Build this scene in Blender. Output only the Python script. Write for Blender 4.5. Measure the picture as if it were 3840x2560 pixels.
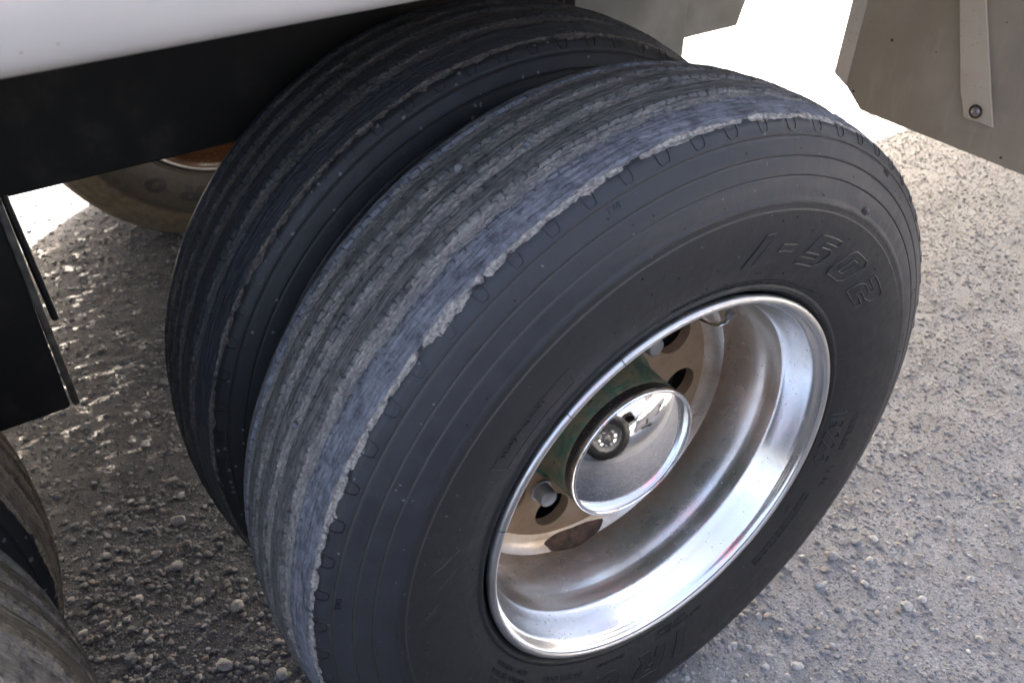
import bpy, bmesh, math, random
import numpy as np
from mathutils import Matrix, Vector, noise as mnoise
from mathutils.geometry import tessellate_polygon

random.seed(7)
RNG = np.random.default_rng(11)
SC = bpy.context.scene
COL = SC.collection
for o in list(bpy.data.objects):
    bpy.data.objects.remove(o)

# ------------------------------------------------------------------ camera
H = 0.507                                   # height of the wheel centre above the ground
cam_d = bpy.data.cameras.new('camera')
cam = bpy.data.objects.new('camera', cam_d)
COL.objects.link(cam)
cam.matrix_world = Matrix((
    (0.83446116, 0.33327633, -0.43886383, -0.64669778),
    (-0.55104551, 0.49765394, -0.66984282, -0.58738605),
    (-0.00484044, 0.80079176, 0.59892331, 1.39326755),
    (0, 0, 0, 1)))
cam_d.sensor_width = 36
cam_d.lens = 0.86680916 * 36
cam_d.clip_start = 0.02
cam_d.clip_end = 1000
cam_d.dof.use_dof = True
cam_d.dof.focus_distance = 1.08
cam_d.dof.aperture_fstop = 8.0
SC.camera = cam

# ------------------------------------------------------------------ light
SUN = Vector((0.50, 1.12, 1.0)).normalized()          # direction towards the sun
world = bpy.data.worlds.new('World')
SC.world = world
world.use_nodes = True
wn = world.node_tree.nodes
sky = wn.new('ShaderNodeTexSky')
sky.sky_type = 'NISHITA'
sky.sun_disc = False
sky.sun_elevation = math.asin(SUN.z)
sky.sun_rotation = math.atan2(SUN.x, SUN.y)
sky.air_density = 0.5
sky.dust_density = 7.0
sky.ozone_density = 1.0
wn['Background'].inputs['Strength'].default_value = 0.10
wb = wn.new('ShaderNodeMix')                                # hazy, slightly warm daylight sky, even in all directions
wb.data_type = 'RGBA'
wb.blend_type = 'MULTIPLY'
wb.inputs['Factor'].default_value = 1.0
wb.inputs[7].default_value = (1.07, 1.01, 0.89, 1)
world.node_tree.links.new(sky.outputs[0], wb.inputs[6])
world.node_tree.links.new(wb.outputs[2], wn['Background'].inputs[0])
sun_d = bpy.data.lights.new('sun', 'SUN')
sun_d.energy = 5.0
sun_d.angle = math.radians(0.53)
sun_d.color = (1.0, 0.94, 0.85)
sun = bpy.data.objects.new('sun', sun_d)
sun.rotation_euler = SUN.to_track_quat('Z', 'Y').to_euler()
sun.location = SUN * 20
COL.objects.link(sun)
SC.view_settings.view_transform = 'Standard'
SC.view_settings.look = 'None'
SC.view_settings.gamma = 1
SC.view_settings.use_curve_mapping = False
SC.view_settings.exposure = 3.85
SC.cycles.use_adaptive_sampling = True
SC.cycles.adaptive_threshold = 0.02
SC.cycles.max_bounces = 7
SC.cycles.diffuse_bounces = 4
SC.cycles.glossy_bounces = 4


# ------------------------------------------------------------------ node helpers
class NT:
    def __init__(self, name):
        self.m = bpy.data.materials.new(name)
        self.m.use_nodes = True
        self.t = self.m.node_tree
        self.b = self.t.nodes['Principled BSDF']

    def n(self, typ, **kw):
        nd = self.t.nodes.new('ShaderNode' + typ)
        for k, v in kw.items():
            setattr(nd, k, v)
        return nd

    def put(self, sock, v):
        if hasattr(v, 'is_output'):
            self.t.links.new(v, sock)
        elif isinstance(v, (tuple, list)) and sock.type == 'RGBA' and len(v) == 3:
            sock.default_value = (*v, 1)
        else:
            sock.default_value = v

    def math(self, op, a, b=0.0, c=None, clamp=False):
        nd = self.n('Math', operation=op, use_clamp=clamp)
        self.put(nd.inputs[0], a)
        self.put(nd.inputs[1], b)
        if c is not None:
            self.put(nd.inputs[2], c)
        return nd.outputs[0]

    def mix(self, f, a, b):
        nd = self.n('Mix', data_type='RGBA')
        self.put(nd.inputs['Factor'], f)
        self.put(nd.inputs[6], a)
        self.put(nd.inputs[7], b)
        return nd.outputs[2]

    def mixf(self, f, a, b):
        nd = self.n('Mix', data_type='FLOAT')
        self.put(nd.inputs['Factor'], f)
        self.put(nd.inputs[2], a)
        self.put(nd.inputs[3], b)
        return nd.outputs[0]

    def ramp(self, v, lo, hi, a=0.0, b=1.0):
        nd = self.n('MapRange', interpolation_type='SMOOTHSTEP')
        self.put(nd.inputs['Value'], v)
        nd.inputs['From Min'].default_value = lo
        nd.inputs['From Max'].default_value = hi
        nd.inputs['To Min'].default_value = a
        nd.inputs['To Max'].default_value = b
        return nd.outputs[0]

    def coord(self, kind='Object', scale=(1, 1, 1)):
        if kind == 'UV':
            src = self.n('UVMap').outputs[0]
        else:
            src = self.n('TexCoord').outputs[kind]
        mp = self.n('Mapping')
        mp.inputs['Scale'].default_value = scale
        self.t.links.new(src, mp.inputs[0])
        return mp.outputs[0]

    def noise(self, vec, scale=1.0, detail=4, rough=0.55, dist=0.0):
        nd = self.n('TexNoise')
        self.put(nd.inputs['Vector'], vec)
        nd.inputs['Scale'].default_value = scale
        nd.inputs['Detail'].default_value = detail
        nd.inputs['Roughness'].default_value = rough
        nd.inputs['Distortion'].default_value = dist
        return nd.outputs[0]

    def voro(self, vec, scale=1.0, feature='F1', out='Distance'):
        nd = self.n('TexVoronoi', feature=feature)
        self.put(nd.inputs['Vector'], vec)
        nd.inputs['Scale'].default_value = scale
        return nd.outputs[out]

    def attr(self, name):
        return self.n('Attribute', attribute_name=name).outputs['Fac']

    def bump(self, h, strength=0.3, dist=0.001, normal=None):
        nd = self.n('Bump')
        nd.inputs['Strength'].default_value = strength
        nd.inputs['Distance'].default_value = dist
        self.put(nd.inputs['Height'], h)
        if normal is not None:
            self.t.links.new(normal, nd.inputs['Normal'])
        return nd.outputs[0]

    def out(self, col=None, rough=None, metal=None, normal=None, spec=None, coat=None, coatr=None):
        for k, v in (('Base Color', col), ('Roughness', rough), ('Metallic', metal), ('Normal', normal),
                     ('Specular IOR Level', spec), ('Coat Weight', coat), ('Coat Roughness', coatr)):
            if v is not None:
                self.put(self.b.inputs[k], v)
        return self.m


# ------------------------------------------------------------------ materials
def rubber(name, dusty=1.0, film=(0.262, 0.267, 0.292), tan=(0.49, 0.445, 0.385), side=1.0, sidecol=(0.042, 0.045, 0.053), specksize=0.12):
    t = NT(name)
    uv = t.coord('UV')
    g, e, s, tr = t.attr('groove'), t.attr('edge'), t.attr('shoulder'), t.attr('tread')
    n1 = t.noise(uv, 170, 4, 0.62)
    n2 = t.noise(t.coord('UV', (1, 1.15, 1)), 30, 6, 0.68, 0.3)
    n3 = t.noise(t.coord('UV', (20, 420, 1)), 1, 6, 0.68)
    n6 = t.noise(uv, 75, 6, 0.7)
    n4 = t.noise(t.coord('UV', (40, 330, 1)), 1, 3, 0.6)
    n5 = t.noise(uv, 7, 4, 0.55)
    # ribs: thin dust film, grey-blue with sky light painted in, rubbed through to black rubber
    film_sh = t.ramp(t.math('ADD', t.math('ADD', t.math('MULTIPLY', n2, 0.45), t.math('MULTIPLY', n6, 0.55)), t.math('MULTIPLY', n3, 0.30)), 0.40, 0.78)
    film_in = t.ramp(t.math('ADD', t.math('MULTIPLY', n3, 0.85), t.math('MULTIPLY', n6, 0.45)), 0.38, 0.80)
    filmf = t.mixf(s, film_in, film_sh)
    filmf = t.math('MULTIPLY', filmf, 0.92 * dusty)
    grey = tuple(c * 0.72 for c in (film[0] * 1.26, film[1] * 1.18, film[2] * 0.98))
    filmc = t.mix(s, grey, film)
    col = t.mix(filmf, (0.016, 0.018, 0.023), filmc)
    # packed dirt in the grooves and along the worn shoulder edge
    gm = t.ramp(t.math('ADD', g, t.math('MULTIPLY', t.math('SUBTRACT', n1, 0.5), 1.2)), 0.35, 0.62)
    tanv = t.mix(t.ramp(n1, 0.3, 0.7), tuple(c * 0.55 for c in tan), tan)
    tanv = t.mix(t.ramp(n2, 0.35, 0.65, 0.0, 0.6), tanv, (0.11, 0.115, 0.13))
    col = t.mix(t.math('MULTIPLY', gm, 0.88 * dusty), col, tanv)
    em = t.ramp(t.math('ADD', e, t.math('MULTIPLY', t.math('SUBTRACT', t.noise(uv, 130, 5, 0.65), 0.5), 1.0)), 0.38, 0.58)
    tane = t.mix(t.ramp(n1, 0.35, 0.65), tuple(c * 0.45 for c in tan), tuple(min(1, c * 1.05) for c in tan))
    col = t.mix(t.math('MULTIPLY', em, min(1, 0.95 * dusty)), col, tane)
    # side wall: black rubber, faint film with painted sky sheen in the ringed zone, mud specks
    v = t.n('SeparateXYZ')
    t.t.links.new(uv, v.inputs[0])
    ring = t.attr('ringzone')
    sw = t.math('MULTIPLY', t.ramp(t.math('ADD', n2, t.math('MULTIPLY', n5, 0.25)), 0.30, 1.0, 0.25, 0.85), t.mixf(ring, 0.25, 0.95))
    smear = t.ramp(t.noise(t.coord('UV', (9, 1.2, 1)), 9, 6, 0.7, 1.5), 0.62, 0.74)
    sw = t.math('ADD', sw, t.math('MULTIPLY', smear, 0.10))
    swc = t.mix(t.math('MULTIPLY', sw, side), (0.021, 0.0205, 0.0195), sidecol)
    uvd = t.n('VectorMath', operation='ADD')
    t.t.links.new(uv, uvd.inputs[0])
    nz = t.n('TexNoise')
    t.t.links.new(uv, nz.inputs['Vector'])
    nz.inputs['Scale'].default_value = 260
    sc_ = t.n('VectorMath', operation='SCALE')
    t.t.links.new(nz.outputs['Color'], sc_.inputs[0])
    sc_.inputs['Scale'].default_value = 0.006
    t.t.links.new(sc_.outputs[0], uvd.inputs[1])
    uvd = uvd.outputs[0]
    swc = t.mix(t.math('MULTIPLY', t.attr('ringline'), 0.55 * min(1, side)), swc, (0.075, 0.062, 0.045))
    vd = t.voro(uvd, 85)
    vr = t.voro(uvd, 85, out='Color')
    spk = t.math('MULTIPLY', t.math('LESS_THAN', vd, specksize), t.math('GREATER_THAN', vr, 0.74))
    swc = t.mix(t.math('MULTIPLY', spk, 0.55), swc, (0.24, 0.23, 0.21))
    col = t.mix(tr, t.mix(t.math('MULTIPLY', em, min(1, 0.9 * dusty)), swc, tane), col)
    dust = t.math('MAXIMUM', t.math('MULTIPLY', em, 1.0), t.math('MULTIPLY', tr, t.math('MAXIMUM', gm, t.math('MULTIPLY', filmf, 0.9))))
    rough = t.mixf(dust, t.mixf(t.ramp(n2, 0.3, 0.7), 0.42, 0.56), 0.92)
    hh = t.math('ADD', t.math('MULTIPLY', n1, t.math('ADD', t.math('MULTIPLY', dust, 1.1), 0.10)), t.math('MULTIPLY', n4, t.math('MULTIPLY', tr, 0.7)))
    nor = t.bump(hh, 1.0, 0.0034)
    return t.out(col, rough, 0.0, nor, 0.38)


M = {}
M['tyre'] = rubber('dusty_rubber')
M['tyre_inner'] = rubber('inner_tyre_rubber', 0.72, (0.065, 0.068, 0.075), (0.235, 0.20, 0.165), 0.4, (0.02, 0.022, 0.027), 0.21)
M['tyre_wet'] = rubber('wet_sided_rubber', 1.0, (0.19, 0.16, 0.12), (0.33, 0.275, 0.20), 0.15, (0.02, 0.02, 0.02), 0.30)
M['tyre_tan'] = rubber('tan_dusty_rubber', 1.0, (0.25, 0.225, 0.185), (0.40, 0.35, 0.28), 0.8, (0.10, 0.09, 0.07))
M['tyre_brown'] = rubber('brown_dusty_rubber', 1.0, (0.23, 0.19, 0.14), (0.34, 0.28, 0.205), 1.5, (0.20, 0.16, 0.105))
t = NT('scuffed_rubber')
M['scuff'] = t.out(t.mix(t.ramp(t.noise(t.coord(), 300, 3), 0.35, 0.6), (0.020, 0.020, 0.019), (0.052, 0.051, 0.048)), 0.7)
t = NT('letter_rubber')
M['letter'] = t.out((0.014, 0.014, 0.016), t.ramp(t.noise(t.coord(), 60), 0.3, 0.7, 0.28, 0.42), spec=0.5)


def metal(name, base, rough, spots=0.0, grime=(0.2, 0.14, 0.08), grime_f=0.0, axis_y=None, aniso=True, mtl=1.0, dull=0.6, rgrime=0.34):
    """polished or brushed metal; grime and a painted-in disc reflection gather with depth y (axis_y=(y0,y1)) and in noise patches"""
    t = NT(name)
    co = t.coord()
    n1 = t.noise(co, 18, 6, 0.65)
    n2 = t.noise(co, 160, 4, 0.6)
    sp = t.n('SeparateXYZ')
    t.t.links.new(co, sp.inputs[0])
    f = t.ramp(n1, 0.25, 0.85)
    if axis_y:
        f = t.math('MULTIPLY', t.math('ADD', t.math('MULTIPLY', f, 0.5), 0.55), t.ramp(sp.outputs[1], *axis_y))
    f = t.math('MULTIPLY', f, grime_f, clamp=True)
    vd = t.voro(co, 170)
    vc = t.voro(co, 170, out='Color')
    spk = t.math('MULTIPLY', t.math('MULTIPLY', t.math('LESS_THAN', vd, 0.22), t.math('GREATER_THAN', vc, 0.72)), spots)
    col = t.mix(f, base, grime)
    col = t.mix(spk, col, (0.13, 0.11, 0.09))
    r = t.math('ADD', t.ramp(n1, 0.3, 0.8, rough * 0.85, rough * 1.2), t.math('MULTIPLY', f, rgrime))
    r = t.math('ADD', r, t.math('MULTIPLY', spk, 0.3), clamp=True)
    nor = t.bump(n2, 0.10, 0.0006)
    return t.out(col, r, t.math('SUBTRACT', mtl, t.math('MULTIPLY', t.math('ADD', f, spk, clamp=True), dull), clamp=True), nor)


M['rim'] = metal('polished_aluminium', (0.86, 0.855, 0.845), 0.24, 0.3, (0.40, 0.30, 0.20), 1.0, (0.070, 0.170), dull=0.15, rgrime=0.10)  # browner with depth: grime plus the disc's reflection painted in
M['lip'] = metal('rim_edge_aluminium', (0.66, 0.65, 0.635), 0.38, 0.3, (0.4, 0.36, 0.31), 0.25)
M['disc'] = metal('grimy_wheel_disc', (0.34, 0.235, 0.135), 0.45, 0.7, (0.20, 0.11, 0.045), 0.8, mtl=0.25)
M['nut'] = metal('nut_steel', (0.36, 0.36, 0.35), 0.42, 0.4, (0.16, 0.13, 0.10), 0.6, mtl=0.7)
M['chrome'] = metal('chrome', (0.92, 0.92, 0.93), 0.035, 0.0, (0.3, 0.28, 0.25), 0.0)
M['mirror'] = metal('mirror_chrome', (0.90, 0.90, 0.91), 0.012, 0.0)
M['rust'] = metal('rusty_iron', (0.12, 0.055, 0.025), 0.8, 0.5, (0.26, 0.10, 0.035), 0.9, mtl=0.1)
M['steel_white'] = metal('white_wheel_paint', (0.17, 0.175, 0.18), 0.5, 0.3, (0.10, 0.09, 0.08), 0.6, mtl=0.0)

t = NT('hub_paint')
co = t.coord()
n1, n2 = t.noise(co, 22, 6, 0.65, 0.5), t.noise(co, 90, 4)
green = t.mix(t.ramp(n2, 0.35, 0.7), (0.06, 0.09, 0.055), (0.035, 0.14, 0.10))
olive = t.mix(t.ramp(n1, 0.35, 0.65), (0.20, 0.175, 0.10), green)
patch = t.ramp(t.noise(co, 38, 6, 0.7), 0.60, 0.68)
c = t.mix(t.math('MULTIPLY', patch, 0.8), olive, (0.030, 0.24, 0.17))
c = t.mix(t.ramp(t.noise(co, 50, 5), 0.62, 0.70), c, (0.03, 0.018, 0.012))
M['hub'] = t.out(c, t.ramp(n1, 0.3, 0.7, 0.32, 0.55), 0.15, t.bump(n2, 0.3, 0.001))
t = NT('black_hub_band')
co = t.coord()
spk = t.math('MULTIPLY', t.math('LESS_THAN', t.voro(co, 260), 0.25), t.math('GREATER_THAN', t.voro(co, 260, out='Color'), 0.72))
M['hubband'] = t.out(t.mix(spk, (0.016, 0.013, 0.011), (0.2, 0.17, 0.13)), 0.3, 0.0)
t = NT('pocket_dirt')
co = t.coord()
M['dirt'] = t.out(t.mix(t.ramp(t.noise(co, 60, 6), 0.3, 0.7), (0.035, 0.020, 0.012), (0.115, 0.062, 0.032)), 0.75, 0, t.bump(t.noise(co, 140), 0.4, 0.002))
t = NT('hole_black')
M['black'] = t.out((0.010, 0.009, 0.008), 0.8)

t = NT('white_panel_paint')
co = t.coord()
n1 = t.noise(t.coord('Object', (1, 1, 2)), 3, 3)
c = t.mix(t.ramp(n1, 0.25, 0.8), (0.84, 0.82, 0.78), (0.76, 0.74, 0.70))
spk = t.math('MULTIPLY', t.math('LESS_THAN', t.voro(co, 120), 0.12), t.math('GREATER_THAN', t.voro(co, 120, out='Color'), 0.8))
c = t.mix(t.math('MULTIPLY', spk, 0.5), c, (0.4, 0.33, 0.25))
M['panel'] = t.out(c, 0.27, 0.45, t.bump(t.noise(co, 40), 0.04, 0.002), 0.5)

t = NT('dark_frame_paint')
co = t.coord()
n1 = t.noise(co, 9, 6, 0.6)
c = t.mix(t.ramp(n1, 0.45, 0.75), (0.015, 0.0135, 0.011), (0.045, 0.037, 0.028))
M['frame'] = t.out(c, t.ramp(n1, 0.3, 0.7, 0.6, 0.85), 0.0, t.bump(t.noise(co, 120), 0.15, 0.001), 0.2)
t = NT('dusty_steel_plate')
co = t.coord()
n1, n2 = t.noise(co, 5, 6, 0.6), t.noise(t.coord('Object', (60, 60, 8)), 1, 4)
c = t.mix(t.ramp(n1, 0.35, 0.7), (0.36, 0.305, 0.225), (0.46, 0.395, 0.30))
c = t.mix(t.ramp(n2, 0.5, 0.8, 0, 0.3), c, (0.55, 0.48, 0.38))
vd, vc = t.voro(co, 34), t.voro(co, 34, out='Color')
spk = t.math('MULTIPLY', t.math('LESS_THAN', vd, 0.11), t.math('GREATER_THAN', vc, 0.62))
clus = t.ramp(t.noise(co, 7, 3), 0.42, 0.50)
c = t.mix(t.math('MULTIPLY', spk, clus), c, (0.03, 0.025, 0.02))
vd, vc = t.voro(co, 110), t.voro(co, 110, out='Color')
spk2 = t.math('MULTIPLY', t.math('LESS_THAN', vd, 0.14), t.math('GREATER_THAN', vc, 0.85))
c = t.mix(spk2, c, (0.05, 0.042, 0.035))
M['plate'] = t.out(c, t.ramp(n1, 0.3, 0.7, 0.42, 0.6), 0.0, t.bump(t.noise(co, 200), 0.12, 0.0008))
t = NT('bounce_lit_plate')
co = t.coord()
c = t.mix(t.ramp(t.noise(co, 8, 6), 0.35, 0.7), (0.22, 0.205, 0.165), (0.33, 0.31, 0.26))  # plate grey lifted, bounce from the sunlit ground put into the colour
M['strap'] = metal('strap_metal', (0.66, 0.58, 0.45), 0.5, 0.4, (0.45, 0.37, 0.26), 0.4, mtl=0.1)
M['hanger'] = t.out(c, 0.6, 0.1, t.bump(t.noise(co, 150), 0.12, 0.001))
t = NT('galvanised_floor')
co = t.coord()
M['floor'] = t.out(t.mix(t.ramp(t.noise(co, 6, 5), 0.3, 0.7), (0.16, 0.15, 0.135), (0.24, 0.23, 0.21)), 0.6, 0.2)
t = NT('edge_highlight_paint')
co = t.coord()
M['edge_highlight'] = t.out(t.mix(t.ramp(t.noise(co, 40, 5), 0.3, 0.7), (0.045, 0.038, 0.028), (0.13, 0.112, 0.082)), 0.6)  # lighter brown paints in the highlight along the plate's rounded edge
t = NT('black_hose')
M['hose'] = t.out((0.012, 0.012, 0.012), 0.45)

# ground and stones
def damp_shade_mask(t, pos):
    """wet ground left of the wheels with trailer shade painted in: irregular edge"""
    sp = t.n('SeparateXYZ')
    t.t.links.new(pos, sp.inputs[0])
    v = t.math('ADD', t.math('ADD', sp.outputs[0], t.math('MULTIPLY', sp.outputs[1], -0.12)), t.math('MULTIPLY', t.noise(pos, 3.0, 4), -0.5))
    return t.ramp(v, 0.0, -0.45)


t = NT('gravel_ground')
co = t.coord()
n0, n1, n2 = t.noise(co, 1.3, 4), t.noise(co, 14, 6, 0.6), t.noise(co, 190, 5, 0.7)
vcol = t.voro(co, 230, out='Color')
vdis = t.voro(co, 230)
vcol2 = t.voro(co, 95, out='Color')
vdis2 = t.voro(co, 95)
c = t.mix(t.ramp(n2, 0.25, 0.75), (0.168, 0.170, 0.172), (0.40, 0.40, 0.40))
c = t.mix(t.math('MULTIPLY', t.math('LESS_THAN', vdis, 0.42), t.math('MULTIPLY', vcol, 0.55)), c, (0.44, 0.45, 0.47))
c = t.mix(t.math('MULTIPLY', t.math('LESS_THAN', vdis2, 0.30), t.math('GREATER_THAN', vcol2, 0.66)), c, (0.30, 0.32, 0.355))
c = t.mix(t.ramp(n1, 0.40, 0.68, 0, 0.35), c, (0.17, 0.155, 0.135))
# wet track; darker ground carries painted-in trailer shade too (left in the picture)
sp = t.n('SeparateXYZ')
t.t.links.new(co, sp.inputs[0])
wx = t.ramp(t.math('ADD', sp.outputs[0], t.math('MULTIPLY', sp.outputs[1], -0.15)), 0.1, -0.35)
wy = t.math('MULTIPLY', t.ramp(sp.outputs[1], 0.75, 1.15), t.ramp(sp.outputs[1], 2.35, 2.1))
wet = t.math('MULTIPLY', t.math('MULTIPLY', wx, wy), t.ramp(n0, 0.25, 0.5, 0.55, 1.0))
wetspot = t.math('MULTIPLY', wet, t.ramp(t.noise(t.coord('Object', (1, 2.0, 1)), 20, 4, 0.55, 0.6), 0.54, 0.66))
c = t.mix(t.math('MULTIPLY', damp_shade_mask(t, co), 0.78), c, (0.046, 0.053, 0.065))
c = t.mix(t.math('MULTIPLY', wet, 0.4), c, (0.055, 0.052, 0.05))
r = t.mixf(wetspot, 0.92, 0.16)
h = t.math('ADD', t.math('MULTIPLY', n2, 0.8), t.math('ADD', t.math('MULTIPLY', t.ramp(vdis, 0.0, 0.5, 1, 0), 0.5), t.math('MULTIPLY', t.ramp(vdis2, 0.0, 0.4, 1, 0), 0.9)))
h = t.math('MULTIPLY', h, t.mixf(wet, 1.0, 0.45))
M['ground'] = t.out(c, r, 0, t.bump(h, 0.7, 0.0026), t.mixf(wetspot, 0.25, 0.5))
t = NT('gravel_stone')
co = t.coord()
rnd = t.n('ObjectInfo').outputs['Random']
cr = t.n('ValToRGB')
cr.color_ramp.interpolation = 'LINEAR'
el = cr.color_ramp.elements
el[0].position, el[0].color = 0.0, (0.19, 0.20, 0.215, 1)
el[1].position, el[1].color = 1.0, (0.62, 0.60, 0.56, 1)
for pos, cc in ((0.18, (0.22, 0.23, 0.25, 1)), (0.4, (0.25, 0.255, 0.27, 1)), (0.6, (0.26, 0.235, 0.20, 1)), (0.74, (0.42, 0.41, 0.40, 1)), (0.86, (0.40, 0.34, 0.28, 1)), (0.93, (0.42, 0.43, 0.45, 1))):
    x = el.new(pos)  # colour spread of the pebbles
    x.color = cc
t.t.links.new(rnd, cr.inputs[0])
n1 = t.noise(co, 2.2, 5, 0.65)
c = t.mix(t.ramp(n1, 0.3, 0.7, 0, 0.35), cr.outputs[0], (0.29, 0.295, 0.30))
pos = t.n('NewGeometry').outputs['Position']
damp_shade = damp_shade_mask(t, pos)
c = t.mix(t.math('MULTIPLY', damp_shade, 0.28), c, (0.06, 0.070, 0.088))  # left stones darkened: wetness plus trailer shade put into the colour
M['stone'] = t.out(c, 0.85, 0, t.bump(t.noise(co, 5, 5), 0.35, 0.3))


t = NT('pale_stone')
co = t.coord()
n1 = t.noise(co, 2.0, 5, 0.65)
c = t.mix(t.ramp(n1, 0.3, 0.7), (0.34, 0.34, 0.33), (0.58, 0.57, 0.545))
M['pale_stone'] = t.out(c, 0.85, 0, t.bump(t.noise(co, 5, 5), 0.35, 0.3))


# ------------------------------------------------------------------ object helpers
def link(name, me, mat, parent=None, smooth=True):
    if mat is not None and len(me.materials) == 0:
        me.materials.append(mat)
    o = bpy.data.objects.new(name, me)
    COL.objects.link(o)
    o.parent = parent
    return o


def tag(o, label=None, cat=None, group=None, kind=None):
    for k, v in (('label', label), ('category', cat), ('group', group), ('kind', kind)):
        if v:
            o[k] = v
    return o


def empty(name, loc=(0, 0, 0), parent=None):
    o = bpy.data.objects.new(name, None)
    COL.objects.link(o)
    o.location = loc
    o.parent = parent
    o.empty_display_size = 0.1
    return o


def from_bm(bm, name, smooth=None):
    me = bpy.data.meshes.new(name)
    bmesh.ops.recalc_face_normals(bm, faces=bm.faces)
    bm.to_mesh(me)
    bm.free()
    if smooth is not None:
        shade(me, smooth)
    return me


def shade(me, ang=35):
    me.polygons.foreach_set('use_smooth', [True] * len(me.polygons))
    if ang < 180:
        me.set_sharp_from_angle(angle=math.radians(ang))


def box(bm, x0, x1, y0, y1, z0, z1, bev=0.0, seg=2):
    r = bmesh.ops.create_cube(bm, size=1)
    vs = r['verts']
    bmesh.ops.scale(bm, verts=vs, vec=(x1 - x0, y1 - y0, z1 - z0))
    bmesh.ops.translate(bm, verts=vs, vec=((x0 + x1) / 2, (y0 + y1) / 2, (z0 + z1) / 2))
    if bev:
        es = list({e for v in vs for e in v.link_edges})
        bmesh.ops.bevel(bm, geom=es, offset=bev, segments=seg, affect='EDGES', profile=0.5)


def boxo(name, dims, mat, parent, bev=0.002):
    bm = bmesh.new()
    box(bm, *dims, bev)
    return link(name, from_bm(bm, name, 40), mat, parent)


def lathe(name, prof, n=160, closed=False, ang=30):
    """profile of (radius, y) turned about the Y axis"""
    vs, fs = [], []
    k = len(prof)
    for i in range(n):
        a = 2 * math.pi * i / n
        ca, sa = math.cos(a), math.sin(a)
        vs += [(r * ca, y, r * sa) for r, y in prof]
    for i in range(n):
        j = (i + 1) % n
        for q in range(k if closed else k - 1):
            w = (q + 1) % k
            fs.append((i * k + q, i * k + w, j * k + w, j * k + q))
    bm = bmesh.new()
    me = bpy.data.meshes.new(name)
    me.from_pydata(vs, [], fs)
    bm.from_mesh(me)
    bmesh.ops.remove_doubles(bm, verts=bm.verts, dist=1e-6)
    bmesh.ops.dissolve_degenerate(bm, edges=bm.edges, dist=1e-7)
    bpy.data.meshes.remove(me)
    return from_bm(bm, name, ang)


def tube_mesh(name, pts, rad, closed=False, n=6, smooth=True):
    """a tube swept along points"""
    pts = [Vector(p) for p in pts]
    k = len(pts)
    vs, fs = [], []
    up = None
    for i, p in enumerate(pts):
        if closed:
            d = pts[(i + 1) % k] - pts[i - 1]
        else:
            d = pts[min(i + 1, k - 1)] - pts[max(i - 1, 0)]
        d.normalize()
        if up is None or abs(up.dot(d)) > 0.95:
            up = Vector((0, 1, 0)) if abs(d.y) < 0.9 else Vector((0, 0, 1))
        a = (up - d * up.dot(d)).normalized()
        b = d.cross(a)
        rr = rad if not isinstance(rad, (list, tuple)) else rad[i]
        for q in range(n):
            th = 2 * math.pi * q / n
            vs.append(p + a * (math.cos(th) * rr) + b * (math.sin(th) * rr))
        up = a
    for i in range(k if closed else k - 1):
        j = (i + 1) % k
        for q in range(n):
            w = (q + 1) % n
            fs.append((i * n + q, i * n + w, j * n + w, j * n + q))
    if not closed:
        fs.append(tuple(range(n))[::-1])
        fs.append(tuple((k - 1) * n + q for q in range(n)))
    me = bpy.data.meshes.new(name)
    me.from_pydata([tuple(v) for v in vs], [], fs)
    if smooth:
        shade(me, 50)
    return me


def join_meshes(name, meshes):
    bm = bmesh.new()
    for m in meshes:
        bm.from_mesh(m)
        bpy.data.meshes.remove(m)
    me = bpy.data.meshes.new(name)
    bm.to_mesh(me)
    bm.free()
    return me


# ------------------------------------------------------------------ tyre
def pnoise(nu, nv, U, V, seed):
    """value noise, periodic in U (U,V in cells)"""
    g = np.random.default_rng(seed).random((nu, nv + 3))
    iu, iv = np.floor(U).astype(int), np.floor(V).astype(int)
    fu, fv = U - iu, V - iv
    fu, fv = fu * fu * (3 - 2 * fu), fv * fv * (3 - 2 * fv)
    iv = np.clip(iv, 0, nv)
    a, b = g[iu % nu, iv], g[(iu + 1) % nu, iv]
    c, d = g[iu % nu, iv + 1], g[(iu + 1) % nu, iv + 1]
    return (a * (1 - fu) + b * fu) * (1 - fv) + (c * (1 - fu) + d * fu) * fv


SIDE = [(0.288, 0.030), (0.297, 0.014), (0.3015, 0.0055), (0.3045, 0.0025), (0.3065, -0.0008), (0.309, -0.0022), (0.3115, -0.0010),
        (0.3135, 0.0002), (0.320, -0.0030), (0.332, -0.0082), (0.350, -0.0135), (0.368, -0.0172), (0.386, -0.0195), (0.402, -0.0203),
        (0.418, -0.0198), (0.4195, -0.0184), (0.4245, -0.0180), (0.4295, -0.0188), (0.432, -0.0162), (0.445, -0.0132), (0.456, -0.0100),
        (0.468, -0.0058), (0.480, -0.0010), (0.492, 0.0048), (0.501, 0.0100), (0.507, 0.0142), (0.5105, 0.0178), (0.5125, 0.0212), (0.5135, 0.0250)]
SR = np.array([p[0] for p in SIDE])
SY = np.array([p[1] for p in SIDE])
RINGS = (0.4195, 0.4555, 0.4755, 0.4955)
YC = 0.1265
BANDS = ((0.0735, 0.0090), (0.1195, 0.0088), (0.1585, 0.0095), (0.2025, 0.0098))


def side_y(r):
    return float(np.interp(r, SR, SY))


def tread_r(y):
    return 0.5265 - 0.0130 * ((y - YC) / 0.1025) ** 2


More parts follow.
